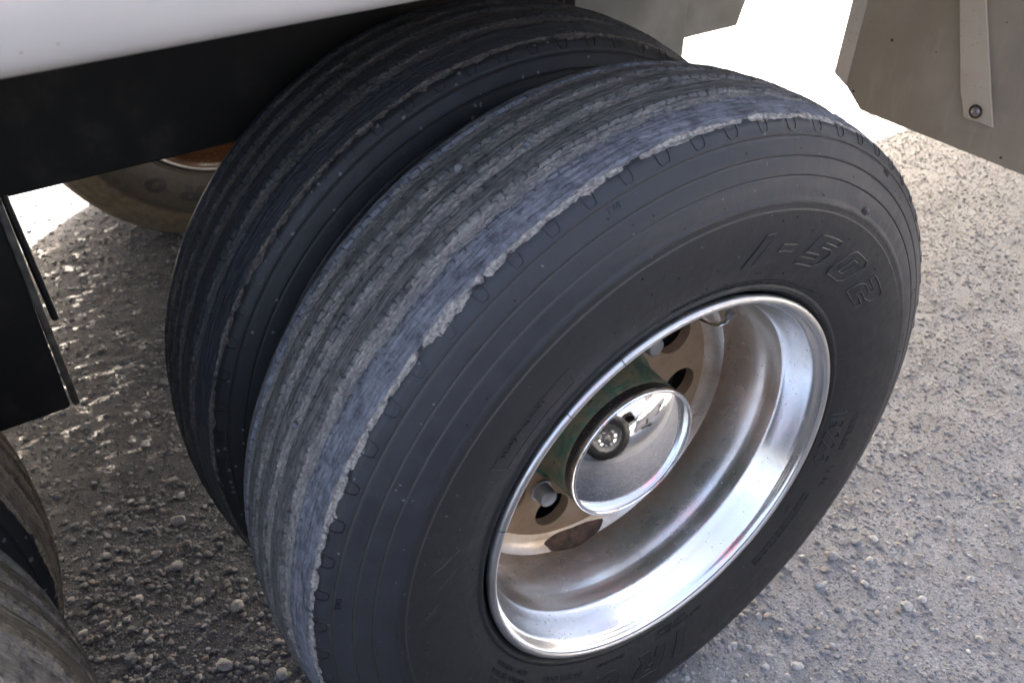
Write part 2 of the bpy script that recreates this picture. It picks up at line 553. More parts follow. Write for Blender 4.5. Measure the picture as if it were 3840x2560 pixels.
def build_tyre():
    P = 214
    offs = np.array([0.0, 0.07, 0.14, 0.32, 0.50, 0.57, 0.64, 0.82])
    ang = ((np.arange(P)[:, None] + offs[None]) / P * 2 * math.pi).ravel()
    slitA = np.tile(np.array([0, 1, 0, 0, 0, 0, 0, 0]), P).astype(bool)
    slitB = np.tile(np.array([0, 0, 0, 0, 0, 1, 0, 0]), P).astype(bool)
    # rows of the front side
    rs = list(SR)
    for q in RINGS:
        rs += [q - 0.0018, q - 0.0009, q - 0.0003, q, q + 0.0003, q + 0.0009, q + 0.0018]
    rs += list(np.arange(0.314, 0.512, 0.0055))
    rs = np.unique(np.round(rs, 5))
    ys = np.interp(rs, SR, SY)
    for q in RINGS[1:]:
        ys = ys + 0.0016 * np.exp(-((rs - q) / 0.0008) ** 2)
    ty = np.arange(0.0266, 0.2266, 0.00115)
    brs, bys = SR[::-1], 2 * YC - SY[::-1]
    R0 = np.concatenate([rs, tread_r(ty), brs])
    Y0 = np.concatenate([ys, ty, bys])
    zone = np.concatenate([np.zeros(len(rs)), np.ones(len(ty)), np.full(len(brs), 2)])
    nr, nc = len(R0), len(ang)
    A, RR = np.meshgrid(ang, R0, indexing='ij')
    _, YY = np.meshgrid(ang, Y0, indexing='ij')
    Z = np.broadcast_to(zone, RR.shape)
    U = A * 0.515
    Lc = 2 * math.pi
    fu = lambda cells: A / Lc * cells
    wob = (pnoise(160, 40, fu(160), YY * 60 + 4, 1) - 0.5) * 0.0026 + (pnoise(900, 40, fu(900), YY * 60 + 4, 2) - 0.5) * 0.0016
    groove = np.zeros_like(RR)
    dr = np.zeros_like(RR)
    fine = pnoise(1500, 140, fu(1500), np.clip(YY, 0, 0.25) * 500 + 4, 3)
    mid = pnoise(300, 80, fu(300), np.clip(YY, 0, 0.25) * 120 + 4, 4)
    big = pnoise(40, 20, fu(40), np.clip(YY, 0, 0.25) * 30 + 4, 5)
    for i, (yb, hw) in enumerate(BANDS):
        d = np.abs(YY - yb + wob) - hw
        g = 1 / (1 + np.exp(np.clip(d / 0.0007, -40, 40)))
        groove = np.maximum(groove, g)
        crev = np.exp(-(d / 0.0011) ** 2) * np.clip((pnoise(110, 40, fu(110), YY * 30 + 4, 30 + i) - 0.38) * 4, 0, 1)
        dr = dr - crev * (Z == 1) * 0.0034
        # short cuts across the rib edges
        near = (np.abs(np.abs(YY - yb) - hw - 0.0032) < 0.0034) & (Z == 1)
        sgn = (YY > yb)
        cut = near & ((sgn & slitA[:, None]) | (~sgn & slitB[:, None]))
        dr = np.where(cut, dr - 0.0034, dr)
    T = (Z == 1)
    dr = dr - groove * T * (0.0026 + 0.0022 * (1 - big))
    dr = dr + T * groove * ((fine - 0.5) * 0.0020 + (mid - 0.5) * 0.0007)
    dr = dr + T * (1 - groove) * ((mid - 0.5) * 0.0006 + (fine - 0.5) * 0.0007 + (pnoise(90, 140, fu(90), np.clip(YY, 0, 0.25) * 430 + 4, 12) - 0.5) * 0.0014)
    # ragged worn shoulder corner
    cor = np.exp(-((YY - 0.0235) / 0.0045) ** 2) * (RR > 0.49)
    dr = dr - cor * (np.maximum(0, mid - 0.35) * 0.0060 + fine * 0.0014)
    ragged = 0.65 * pnoise(260, 40, fu(260), np.full_like(YY, 6.5), 8) + 0.35 * pnoise(560, 40, fu(560), np.full_like(YY, 6.5), 18)
    ragged2 = pnoise(70, 40, fu(70), np.full_like(YY, 6.5), 9)
    lo = 0.0215 - 0.0075 * ragged2 * ragged - 0.0030 * (ragged - 0.5)
    hi = 0.0285 + 0.0030 * (mid - 0.5) + 0.004 * (ragged2 - 0.5)
    edge = (0.55 + 0.45 * np.clip(ragged * 1.6 - 0.2, 0, 1)) / (1 + np.exp(np.clip(-(YY - lo) / 0.0008, -40, 40))) / (1 + np.exp(np.clip((YY - hi) / 0.0016, -40, 40))) * (RR > 0.49)
    Rf = RR + dr
    X, Zc = Rf * np.cos(A), Rf * np.sin(A)
    Yf = YY + np.where(Z == 0, (pnoise(300, 80, fu(300), RR * 120, 6) - 0.5) * 0.0004, 0)
    co = np.stack([X, Yf, Zc], -1).reshape(-1, 3)
    i = np.arange(nc)[:, None]
    j = np.arange(nr - 1)[None]
    i2 = (i + 1) % nc
    quad = np.stack([i * nr + j, i * nr + j + 1, i2 * nr + j + 1, i2 * nr + j], -1).reshape(-1, 4)
    me = bpy.data.meshes.new('tyre')
    me.vertices.add(len(co))
    me.vertices.foreach_set('co', co.astype(np.float32).ravel())
    me.loops.add(quad.size)
    me.loops.foreach_set('vertex_index', quad.astype(np.int32).ravel())
    me.polygons.add(len(quad))
    me.polygons.foreach_set('loop_start', np.arange(0, quad.size, 4, dtype=np.int32))
    me.update(calc_edges=True)
    me.polygons.foreach_set('use_smooth', np.ones(len(quad), dtype=bool))
    sh = T & (((YY < BANDS[0][0]) | (YY > BANDS[3][0])))
    ringl = sum(np.exp(-((RR - q) / 0.0010) ** 2) for q in RINGS) * (Z == 0)
    ringz = np.clip((RR - 0.425) / 0.01, 0, 1) * (~T)
    for nm, arr in (('groove', groove * T), ('edge', edge), ('shoulder', sh * 1.0), ('tread', T * 1.0), ('ringzone', ringz), ('ringline', ringl)):
        at = me.attributes.new(nm, 'FLOAT', 'POINT')
        at.data.foreach_set('value', np.ascontiguousarray(arr, dtype=np.float32).ravel())
    arc = np.concatenate([[0], np.cumsum(np.hypot(np.diff(R0), np.diff(Y0)))])
    uvl = me.uv_layers.new(name='UVMap')
    k = quad.ravel()
    uu = U.ravel()[k].copy()
    last = (np.arange(nc)[:, None] == nc - 1) & np.ones((1, nr - 1), bool)
    lq = np.repeat(last.ravel(), 4)
    wrap = lq & np.tile(np.array([0, 0, 1, 1], bool), len(quad))
    uu[wrap] += 2 * math.pi * 0.515
    vv = np.tile(arc, nc)[k]
    uvl.data.foreach_set('uv', np.stack([uu, vv], -1).astype(np.float32).ravel())
    return me


TYRE = build_tyre()


# raised lettering: glyph outlines in (advance, height), 1 = cap height
GL = {
    'I': ([[(0, 0), (0, 1), (.34, 1), (.34, 0)]], .34),
    '-': ([[(0, .40), (0, .62), (.55, .62), (.55, .40)]], .55),
    '5': ([[(0, 1), (1, 1), (1, .80), (.40, .80), (.40, .64), (.85, .64), (1, .52), (1, .14), (.86, 0), (0, 0), (0, .24), (.62, .24), (.62, .40), (0, .40)]], 1.0),
    '0': ([[(.16, 1), (.84, 1), (1, .85), (1, .15), (.84, 0), (.16, 0), (0, .15), (0, .85)], [(.37, .76), (.63, .76), (.63, .24), (.37, .24)]], 1.0),
    '2': ([[(0, 1), (.84, 1), (1, .88), (1, .50), (.84, .38), (.38, .38), (.38, .22), (1, .22), (1, 0), (0, 0), (0, .48), (.16, .60), (.62, .60), (.62, .78), (0, .78)]], 1.0),
    'R': ([[(0, 0), (0, 1), (.86, 1), (1.05, .86), (1.05, .52), (.86, .40), (1.12, 0), (.70, 0), (.52, .36), (.38, .36), (.38, 0)], [(.38, .58), (.66, .58), (.66, .78), (.38, .78)]], 1.12),
    'O': ([[(.5 + .55 * math.cos(a), .5 + .5 * math.sin(a)) for a in np.linspace(0, 2 * math.pi, 28, endpoint=False)],
           [(.5 + .2 * math.cos(a), .5 + .26 * math.sin(a)) for a in np.linspace(0, 2 * math.pi, 16, endpoint=False)]], 1.0),
    'N': ([[(0, 0), (0, 1), (.36, 1), (.72, .46), (.72, 1), (1.06, 1), (1.06, 0), (.72, 0), (.34, .54), (.34, 0)]], 1.06),
    'M': ([[(0, 0), (0, 1), (.36, 1), (.62, .52), (.88, 1), (1.24, 1), (1.24, 0), (.92, 0), (.92, .5), (.62, .06), (.32, .5), (.32, 0)]], 1.24),
    'A': ([[(0, 0), (.38, 1), (.76, 1), (1.14, 0), (.80, 0), (.72, .22), (.42, .22), (.34, 0)], [(.48, .42), (.66, .42), (.57, .68)]], 1.14),
}


def polar(a_deg, s, h, r0, lift):
    """point on the side wall: s metres clockwise from angle a, h metres above radius r0"""
    r = r0 + h
    a = math.radians(a_deg) - s / (r0 + 0.02)
    return Vector((r * math.cos(a), side_y(r) - lift, r * math.sin(a)))


def glyph_mesh(ch, a_deg, r0, hgt, shear, wid, fill):
    polys, w = GL[ch]
    ms = []
    loops = []
    for pl in polys:
        dense = []
        for q in range(len(pl)):
            p0, p1 = pl[q], pl[(q + 1) % len(pl)]
            m = max(1, int(math.hypot(p1[0] - p0[0], p1[1] - p0[1]) * hgt / 0.006))
            for e in range(m):
                f = e / m
                dense.append((p0[0] + (p1[0] - p0[0]) * f, p0[1] + (p1[1] - p0[1]) * f))
        loops.append([((x - w / 2) * hgt * wid + (y - 0.5) * hgt * shear, y * hgt) for x, y in dense])
        ms.append(tube_mesh('g', [polar(a_deg, s, h, r0, 0.0003) for s, h in loops[-1]], 0.0011, True, 6))
    if fill:
        vl = [[Vector((s, h, 0)) for s, h in lp] for lp in loops]
        flat = [p for lp in vl for p in lp]
        tri = tessellate_polygon(vl)
        me = bpy.data.meshes.new('g')
        me.from_pydata([tuple(polar(a_deg, p.x, p.y, r0, 0.0008)) for p in flat], [], [tuple(x) for x in tri])
        ms.append(me)
    me = join_meshes('raised_letter', ms)
    shade(me, 50)
    return me


def text_mesh(txt, a_deg, r0, hgt, inward=False):
    """small raised line of type read clockwise, tops outward"""
    cu = bpy.data.curves.new('txt', 'FONT')
    cu.body = txt
    cu.size = hgt * 1.4
    cu.resolution_u = 2
    cu.align_x = 'CENTER'
    cu.space_character = 1.12
    ob = bpy.data.objects.new('txt', cu)
    COL.objects.link(ob)
    dg = bpy.context.evaluated_depsgraph_get()
    me0 = bpy.data.meshes.new_from_object(ob.evaluated_get(dg))
    bpy.data.objects.remove(ob)
    bm = bmesh.new()
    bm.from_mesh(me0)
    bpy.data.meshes.remove(me0)
    bmesh.ops.remove_doubles(bm, verts=bm.verts, dist=1e-5)
    r = bmesh.ops.extrude_face_region(bm, geom=bm.faces[:])
    top = [v for v in r['geom'] if isinstance(v, bmesh.types.BMVert)]
    ts = set(top)
    for v in bm.verts:
        p = polar(a_deg, v.co.x, v.co.y, r0, 0.0009 if v in ts else -0.001)
        v.co = p
    return from_bm(bm, 'raised_text', 30)


def notch_mesh():
    """U-shaped raised outline with a sunken floor on the shoulder, at angle 0"""
    pts = []
    for t_, r_ in ((-.0074, .5112), (-.0070, .5075), (-.0062, .5035), (-.0042, .5012), (0, .5008), (.0042, .5012), (.0062, .5035), (.0070, .5075), (.0074, .5112)):
        pts.append((r_, side_y(r_) - 0.0002, t_))
    a = tube_mesh('n', pts, 0.00085, False, 5)
    bm = bmesh.new()
    vs = [bm.verts.new((p[0] * 0.9985 + 0.0004, side_y(p[0]) - 0.0001, p[2] * 0.80)) for p in pts]
    bm.faces.new(vs)
    b = from_bm(bm, 'n')
    return join_meshes('shoulder_notch', [a, b])


NOTCH = notch_mesh()
shade(NOTCH, 40)


def vent_nubs(seed, n=170):
    rnd = random.Random(seed)
    ms = bmesh.new()
    for _ in range(n):
        r = rnd.choice((0.327, 0.334, 0.362, 0.378, 0.396, 0.408, 0.437, 0.466, 0.485)) + rnd.uniform(-.002, .002)
        a = rnd.uniform(0, 2 * math.pi)
        p = Vector((r * math.cos(a), side_y(r), r * math.sin(a)))
        d = Vector((rnd.uniform(-.6, .6), -1, rnd.uniform(-.6, .6))).normalized()
        q = d.to_track_quat('Z', 'Y').to_matrix().to_4x4()
        L = rnd.uniform(.0012, .0035)
        bmesh.ops.create_cone(ms, cap_ends=True, segments=5, radius1=.0007, radius2=.00045, depth=L, matrix=Matrix.Translation(p + d * (L / 2 - .0004)) @ q)
    return from_bm(ms, 'vent_nub', 40)


# ------------------------------------------------------------------ rim, disc, hub
RIM_P = [(0.2890, 0.0010), (0.2880, 0.0035), (0.2862, 0.0062), (0.2838, 0.0088), (0.2815, 0.0110), (0.2800, 0.0135), (0.2787, 0.0180),
         (0.2765, 0.0250), (0.2735, 0.0340), (0.2705, 0.0440), (0.2680, 0.0520), (0.2664, 0.0556), (0.2652, 0.0580), (0.2648, 0.0610),
         (0.2640, 0.0690), (0.2632, 0.0770), (0.2624, 0.0850), (0.2611, 0.0900), (0.2592, 0.0960), (0.2572, 0.1040), (0.2548, 0.1160), (0.2520, 0.1310), (0.2488, 0.1480),
         (0.2470, 0.1620), (0.2400, 0.1715), (0.2310, 0.1775), (0.2220, 0.1800)]
LIP_P = [(0.2890, 0.0010), (0.2882, -0.0018), (0.2893, -0.0040), (0.2920, -0.0050), (0.2955, -0.0042), (0.2978, -0.0018), (0.2985, 0.0010), (0.2978, 0.0050), (0.2940, 0.0120), (0.2900, 0.020)]
RIM = lathe('rim_barrel', RIM_P, 200, ang=28)
LIP = lathe('rim_flange', LIP_P, 200, ang=60)


def disc_mesh():
    prof = [(0.2225, 0.1803), (0.2100, 0.1806), (0.1950, 0.1803), (0.1500, 0.1803), (0.1280, 0.1815), (0.1150, 0.1850), (0.100, 0.186), (0.100, 0.198), (0.2225, 0.198)]
    me = lathe('wheel_disc', prof, 160, True, 30)
    ob = bpy.data.objects.new('tmp', me)
    COL.objects.link(ob)
    bm = bmesh.new()
    for k in range(10):
        a = math.radians(-6 + 36 * k)
        mt = Matrix.Translation((0.1745 * math.cos(a), 0.19, 0.1745 * math.sin(a))) @ Matrix.Rotation(math.pi / 2, 4, 'X')
        bmesh.ops.create_cone(bm, cap_ends=True, segments=40, radius1=0.0315, radius2=0.0315, depth=0.06, matrix=mt)
    cme = from_bm(bm, 'cut')
    cut = bpy.data.objects.new('cut', cme)
    COL.objects.link(cut)
    md = ob.modifiers.new('b', 'BOOLEAN')
    md.object = cut
    md.operation = 'DIFFERENCE'
    md.solver = 'EXACT'
    dg = bpy.context.evaluated_depsgraph_get()
    res = bpy.data.meshes.new_from_object(ob.evaluated_get(dg))
    res.materials.clear()
    bpy.data.objects.remove(ob)
    bpy.data.objects.remove(cut)
    shade(res, 30)
    res.name = 'wheel_disc'
    return res


DISC = disc_mesh()
NUT = lathe('wheel_nut', [(0.0, 0.156), (0.0115, 0.156), (0.0135, 0.1572), (0.0147, 0.1595), (0.0150, 0.168), (0.0152, 0.178), (0.019, 0.1785), (0.019, 0.1812)], 24, ang=40)
HUB = lathe('hub', [(0.1075, 0.1045), (0.1083, 0.1060), (0.1088, 0.120), (0.1095, 0.150), (0.1105, 0.172), (0.1140, 0.180), (0.118, 0.1825)], 128, ang=40)
BAND = lathe('hub_band', [(0.1050, 0.0905), (0.1062, 0.0915), (0.1075, 0.0950), (0.1078, 0.1040), (0.1060, 0.1044)], 128, ang=40)
RM = 0.188
yc = 0.0835 + math.sqrt(RM ** 2 - 0.1032 ** 2)
MIRROR = lathe('mirror_face', [(0.1032 * f, yc - math.sqrt(RM ** 2 - (0.1032 * f) ** 2)) for f in np.linspace(1, 0.0, 24)], 160, ang=180)
RINGC = lathe('chrome_ring', [(0.1028, 0.0850), (0.1032, 0.0833), (0.1045, 0.0822), (0.1065, 0.0820), (0.1082, 0.0832), (0.1090, 0.0855), (0.1090, 0.0890), (0.1082, 0.0905), (0.1055, 0.0908)], 160, ang=60)
DRUM = lathe('brake_drum', [(0.05, 0.215), (0.20, 0.215), (0.205, 0.225), (0.205, 0.30)], 80, ang=40)
POCKET = None


RARC = np.concatenate([[0], np.cumsum(np.hypot(np.diff([p[0] for p in RIM_P]), np.diff([p[1] for p in RIM_P])))])


def rim_at(arc, lift):
    r = float(np.interp(arc, RARC, [p[0] for p in RIM_P]))
    y = float(np.interp(arc, RARC, [p[1] for p in RIM_P]))
    return r - lift * 0.75, y - lift * 0.66


def pocket_mesh():
    """oval patch of packed dirt in the fillet where disc and barrel meet"""
    bm = bmesh.new()
    rings = []
    a0 = RARC[-1] - 0.021
    for f in (1.0, 0.9, 0.7, 0.45, 0.2, 0.0):
        ring = []
        for q in range(48):
            th = 2 * math.pi * q / 48
            wb = 1 + 0.05 * math.sin(3 * th + 1) + 0.03 * math.sin(7 * th)
            a = math.radians(-98) + f * wb * math.cos(th) * 0.25
            r, y = rim_at(a0 + f * wb * math.sin(th) * 0.0165, 0.0003 + 0.0006 * (1 - f))
            ring.append(bm.verts.new((r * math.cos(a), y, r * math.sin(a))))
        rings.append(ring)
    for A_, B_ in zip(rings, rings[1:]):
        for q in range(48):
            w = (q + 1) % 48
            bm.faces.new((A_[q], A_[w], B_[w], B_[q]))
    bmesh.ops.remove_doubles(bm, verts=bm.verts, dist=1e-5)
    return from_bm(bm, 'dirt_pocket', 180)


# ------------------------------------------------------------------ the trailer
trailer = empty('semi_trailer', (0, 0, 0))
tag(trailer, 'white semi-trailer on dusty dual wheels, its underside and near side rail filling the picture', 'trailer')


def wheel(loc, rot, tyre_mat, full, label=None):
    w = empty('wheel', loc, trailer)
    if label:
        w['label'] = label
    ty = bpy.data.objects.new('tyre', TYRE)
    COL.objects.link(ty)
    if len(TYRE.materials) == 0:
        TYRE.materials.append(M['tyre'])
    ty.material_slots[0].link = 'OBJECT'
    ty.material_slots[0].material = tyre_mat
    ty.parent = w
    ty.rotation_euler = (0, math.radians(rot), 0)
    if full >= 1:
        link('rim_flange', LIP, M['lip'] if full > 1 else M['rust'], w)
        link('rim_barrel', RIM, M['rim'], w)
    return w


W = wheel((0, 0, H), 0, M['tyre'], 2, 'outer wheel with grey dusty tyre and polished aluminium rim')
link('wheel_disc', DISC, M['disc'], W)
for k in range(6):
    a = math.radians(48 + 60 * k)
    n_ = link('wheel_nut', NUT, M['nut'], W)
    n_.location = (0.139 * math.cos(a), 0, 0.139 * math.sin(a))
tag(link('hub', HUB, M['hub'], W), 'hub drum with worn green and olive paint')
link('hub_band', BAND, M['hubband'], W)
tag(link('mirror_face', MIRROR, M['mirror'], W), 'mirror-bright domed hub cap face')
link('chrome_ring', RINGC, M['chrome'], W)
link('brake_drum', DRUM, M['black'], W)
tag(link('dirt_pocket', pocket_mesh(), M['dirt'], W), 'dark brown oval patch of dirt where disc meets barrel')
vs_pts = [(0.205, 0.20, 0.075), (0.2055, 0.165, 0.079), (0.2055, 0.145, 0.083), (0.2075, 0.130, 0.090), (0.211, 0.122, 0.0985), (0.2145, 0.119, 0.108)]
vs_pts = [Vector(p) for p in vs_pts]


def ang_shift(p, da):
    a = math.atan2(p.z, p.x) + da
    r = math.hypot(p.x, p.z)
    return Vector((r * math.cos(a), p.y, r * math.sin(a)))


vs_pts = [ang_shift(p, math.radians(10)) for p in vs_pts]
valve = link('valve_stem', tube_mesh('valve_stem', vs_pts, 0.0042, False, 10), M['chrome'], W)
d_ = (vs_pts[-1] - vs_pts[-2]).normalized()
bm = bmesh.new()
bmesh.ops.create_cone(bm, cap_ends=True, segments=6, radius1=0.0072, radius2=0.0072, depth=0.009, matrix=Matrix.Translation(vs_pts[-1] + d_ * 0.003) @ d_.to_track_quat('Z', 'Y').to_matrix().to_4x4())
link('valve_cap', from_bm(bm, 'valve_cap', 20), M['nut'], W)

# raised letters of the side wall
for ch, a in (('I', 80.4), ('-', 72.5), ('5', 62.2), ('0', 49.8), ('2', 37.4)):
    link('raised_letter', glyph_mesh(ch, a, 0.3485, 0.0425, 0.50, 1.15 if ch not in 'I' else 1.0, ch in 'I-'), M['letter'], W)
for ch, a in (('I', -82.6), ('R', -92.6), ('O', -107.4), ('N', -120.5), ('M', -134.0), ('A', -148.5), ('N', -162)):
    if a < -150:
        continue
    link('raised_letter', glyph_mesh(ch, a, 0.343, 0.047, 0.35, 1.12, True), M['letter'], W)
STROKE = {'1': ([[(.05, .78), (.30, 1), (.30, 0)]], .5), '.': ([[(.0, .0), (.0, .08)]], .3),
          'R': ([[(0, 0), (0, 1), (.45, 1), (.62, .9), (.66, .75), (.60, .58), (.45, .5), (0, .5)], [(.40, .5), (.68, 0)]], .95),
          '2': ([[(.02, .78), (.10, .93), (.32, 1), (.55, .93), (.63, .75), (.52, .52), (.0, 0), (.66, 0)]], .95),
          '5': ([[(.60, 1), (.08, 1), (.03, .56), (.30, .63), (.55, .54), (.64, .32), (.52, .08), (.28, 0), (.0, .12)]], .9)}
cur = 0.0
for ch in '11R22.5':
    pls, adv = STROKE[ch]
    ms_ = []
    for pl_ in pls:
        dn = []
        for p0, p1 in zip(pl_, pl_[1:]):
            for e in range(4):
                dn.append((p0[0] + (p1[0] - p0[0]) * e / 4, p0[1] + (p1[1] - p0[1]) * e / 4))
        dn.append(pl_[-1])
        ms_.append(tube_mesh('g', [polar(-2.0, (cur + x_) * 0.0215, y_ * 0.0235, 0.3205, 0.0003) for x_, y_ in dn], 0.0012, False, 6))
    cur += adv
    me_ = join_meshes('raised_letter', ms_)
    shade(me_, 50)
    link('raised_letter', me_, M['letter'], W)
for txt, a, r, h in (('TUBELESS', -10, 0.3585, 0.0115), ('16 PR', -23.5, 0.3560, 0.0120), ('BRAND TYRE MARK', 135.5, 0.3635, 0.0058),
                     ('TREAD 5 PLIES STEEL', -146, 0.322, 0.0062), ('SIDEWALL 1 PLY STEEL', -146, 0.3335, 0.0062), ('ALL STEEL RADIAL', -124, 0.327, 0.0072),
                     ('REGROOVABLE', -106, 0.324, 0.0056), ('SAFETY WARNING', -84, 0.319, 0.0052), ('MOUNT ON APPROVED RIMS', -81, 0.3265, 0.0048),
                     ('TWI', 106.5, 0.4875, 0.0062), ('TWI', 168, 0.4885, 0.0062), ('TWI', 52, 0.4885, 0.0062),
                     ('MAX LOAD SINGLE 3000 KG AT 830 KPA COLD', -42, 0.3445, 0.0048), ('MAX LOAD DUAL 2725 KG AT 830 KPA COLD', -42, 0.3365, 0.0048), ('DOT', -36, 0.3225, 0.006)):
    link('raised_text', text_mesh(txt, a, r, h), M['letter'], W)
# frame of the serial-number box
for lp in ([(0.3725, 123.0), (0.3425, 123.6)], [(0.3735, 143.8), (0.3455, 143.8)], [(0.3725, 123.0 + q * 1.04) for q in range(21)], [(0.3425, 123.6 + q * 1.01) for q in range(21)]):
    pts = []
    for r_, a_ in lp:
        a_ = math.radians(a_)
        pts.append((r_ * math.cos(a_), side_y(r_) - 0.0001, r_ * math.sin(a_)))
    link('raised_line', tube_mesh('raised_line', pts, 0.0009 if len(lp) == 2 else 0.0006, False, 6), M['letter'], W)
# fine stitched rows above the rim
for r_, a0, a1 in ((0.3205, 48, 98), (0.3155, 52, 98)):
    bm = bmesh.new()
    a_ = a0
    while a_ < a1:
        L = random.uniform(.25, 1.2)
        pts = []
        for q in (0, 1):
            b_ = math.radians(a_ + q * L)
            pts.append(Vector((r_ * math.cos(b_), side_y(r_) - 0.0004, r_ * math.sin(b_))))
        m_ = tube_mesh('s', pts, 0.0008, False, 5)
        bm.from_mesh(m_)
        bpy.data.meshes.remove(m_)
        a_ += L + random.uniform(.15, .35)
    tag(link('raised_stitch', from_bm(bm, 'raised_stitch', 40), M['letter'], W), kind='stuff')
# rubber flash lying across the rim edge
for a_ in (112.9, 129.4, 160.9):
    b_ = math.radians(a_)
    link('rubber_flash', tube_mesh('rubber_flash', [(r * math.cos(b_), y, r * math.sin(b_)) for r, y in ((0.3095, -0.0026), (0.3045, -0.0012), (0.2985, -0.0030), (0.2945, -0.0053), (0.2905, -0.0054))], 0.00042, False, 5), M['letter'], W)


def scuff(pts, w):
    bm = bmesh.new()
    n_ = len(pts)
    row = []
    for q, (r, a) in enumerate(pts):
        a = math.radians(a)
        p = Vector((r * math.cos(a), side_y(r) - 0.00035, r * math.sin(a)))
        q2 = pts[min(q + 1, n_ - 1)]
        q1 = pts[max(q - 1, 0)]
        d = Vector((q2[0] * math.cos(math.radians(q2[1])) - q1[0] * math.cos(math.radians(q1[1])), 0, q2[0] * math.sin(math.radians(q2[1])) - q1[0] * math.sin(math.radians(q1[1])))).normalized()
        nrm = Vector((-d.z, 0, d.x)) * (w * math.sin(math.pi * (q + 0.3) / n_) * random.uniform(0.6, 1.2))
        row.append((bm.verts.new(p + nrm), bm.verts.new(p - nrm)))
    for A_, B_ in zip(row, row[1:]):
        bm.faces.new((A_[0], B_[0], B_[1], A_[1]))
    return from_bm(bm, 'scuff_mark', 180)


for (r0, a0, r1, a1, bend, w) in ((0.3514, 101.0, 0.3242, 100.3, 0.3, .0016), (0.347, 102.3, 0.333, 102.0, 0.2, .0011), (0.356, 145.5, 0.320, 143.2, -1.2, .0016), (0.372, 147.0, 0.338, 146.0, -0.9, .0010),
                                  (0.405, 160.0, 0.360, 154.0, 0.6, .0013), (0.415, 166.0, 0.352, 159.0, 0.8, .0018), (0.40, 170.0, 0.345, 163.5, 0.8, .0012), (0.41, 175.5, 0.37, 171.0, 0.6, .0016)):
    pts_ = [(r0 + (r1 - r0) * q / 9, a0 + (a1 - a0) * q / 9 + bend * math.sin(math.pi * q / 9)) for q in range(10)]
    link('scuff_mark', scuff(pts_, w), M['scuff'], W)
# torn lump of rubber on the ring
bm = bmesh.new()
bmesh.ops.create_icosphere(bm, subdivisions=3, radius=1)
a_ = math.radians(55.2)
e1, e2, e3 = Vector((math.cos(a_), 0, math.sin(a_))), Vector((-math.sin(a_), 0, math.cos(a_))), Vector((0, 1, 0))
for v in bm.verts:
    n_ = 1 + 0.45 * mnoise.noise(v.co * 1.7)
    v.co = e1 * (0.4345 + v.co.x * 0.0085 * n_) + e2 * (v.co.y * 0.0062 * n_) + e3 * (side_y(0.4345) + v.co.z * 0.0022 * n_)
link('torn_rubber', from_bm(bm, 'torn_rubber', 60), M['letter'], W)
for k in range(68):
    a = 98.0 + k * 360 / 68
    aa = (a + 180) % 360 - 180
    if 5 < aa or aa < -150:
        n_ = link('shoulder_notch', NOTCH, M['letter'], W)
        n_.scale = (1, 1, random.uniform(0.85, 1.15))
        n_.rotation_euler = (0, -math.radians(a), 0)
tag(link('vent_nub', vent_nubs(3), M['letter'], W), kind='stuff')

W2 = wheel((0, 0.330, H), 47, M['tyre_inner'], 0, 'inner wheel with darker tyre behind the dusty outer wheel')
for k in range(68):
    a = 95.5 + k * 360 / 68
    aa = (a + 180) % 360 - 180
    if 60 < aa < 200:
        n_ = link('shoulder_notch', NOTCH, M['letter'], W2)
        n_.rotation_euler = (0, -math.radians(a), 0)
W3 = wheel((-1.25, 0, H), 20, M['tyre_tan'], 1, 'brown dusty outer wheel of the neighbouring axle in the lower left corner')
W4 = wheel((-1.25, 0.330, H), 80, M['tyre_wet'], 0, 'inner wheel of the neighbouring axle at the left edge')
W5 = wheel((0, 1.945, H), 0, M['tyre_brown'], 1, 'far side inner wheel with brown tyre seen under the frame')
for ch, a in (('I', -103.5), ('R', -112), ('O', -128.5)):
    link('raised_letter', glyph_mesh(ch, a, 0.343, 0.047, 0.35, 1.12, True), M['letter'], W5)
W6 = wheel((0, 2.275, H), 30, M['tyre_brown'], 0)
W7 = wheel((-1.25, 1.945, H), 60, M['tyre_brown'], 1)
W8 = wheel((-1.25, 2.275, H), 15, M['tyre_brown'], 0)
# rusty brake gear inside the far wheel
BD = lathe('far_drum', [(0.06, 0.02), (0.19, 0.02), (0.205, 0.03), (0.21, 0.06), (0.21, 0.13), (0.255, 0.14)], 64, ang=40)
for w_ in (W5, W7):
    link('brake_drum', BD, M['rust'], w_)
bm = bmesh.new()
bmesh.ops.create_cone(bm, cap_ends=True, segments=28, radius1=0.062, radius2=0.062, depth=1.5, matrix=Matrix.Translation((0, 1.2, H)) @ Matrix.Rotation(math.pi / 2, 4, 'X'))
link('axle', from_bm(bm, 'axle', 40), M['frame'], trailer)
bm = bmesh.new()
bmesh.ops.create_cone(bm, cap_ends=True, segments=28, radius1=0.062, radius2=0.062, depth=1.5, matrix=Matrix.Translation((-1.25, 1.2, H)) @ Matrix.Rotation(math.pi / 2, 4, 'X'))
link('axle', from_bm(bm, 'axle', 40), M['frame'], trailer)
for a0, a1 in ((-168, -98), (-82, -12)):
    bm = bmesh.new()
    ring = []
    for q in range(15):
        a = math.radians(a0 + (a1 - a0) * q / 14)
        ring.append([bm.verts.new((r * math.cos(a), y, H + r * math.sin(a))) for r, y in ((0.150, 1.885), (0.185, 1.880), (0.190, 1.955), (0.155, 1.950))])
    for A_, B_ in zip(ring, ring[1:]):
        for q in range(4):
            bm.faces.new((A_[q], A_[(q + 1) % 4], B_[(q + 1) % 4], B_[q]))
    bm.faces.new(ring[0])
    bm.faces.new(ring[-1][::-1])
    link('brake_shoe', from_bm(bm, 'brake_shoe', 40), M['rust'], trailer)

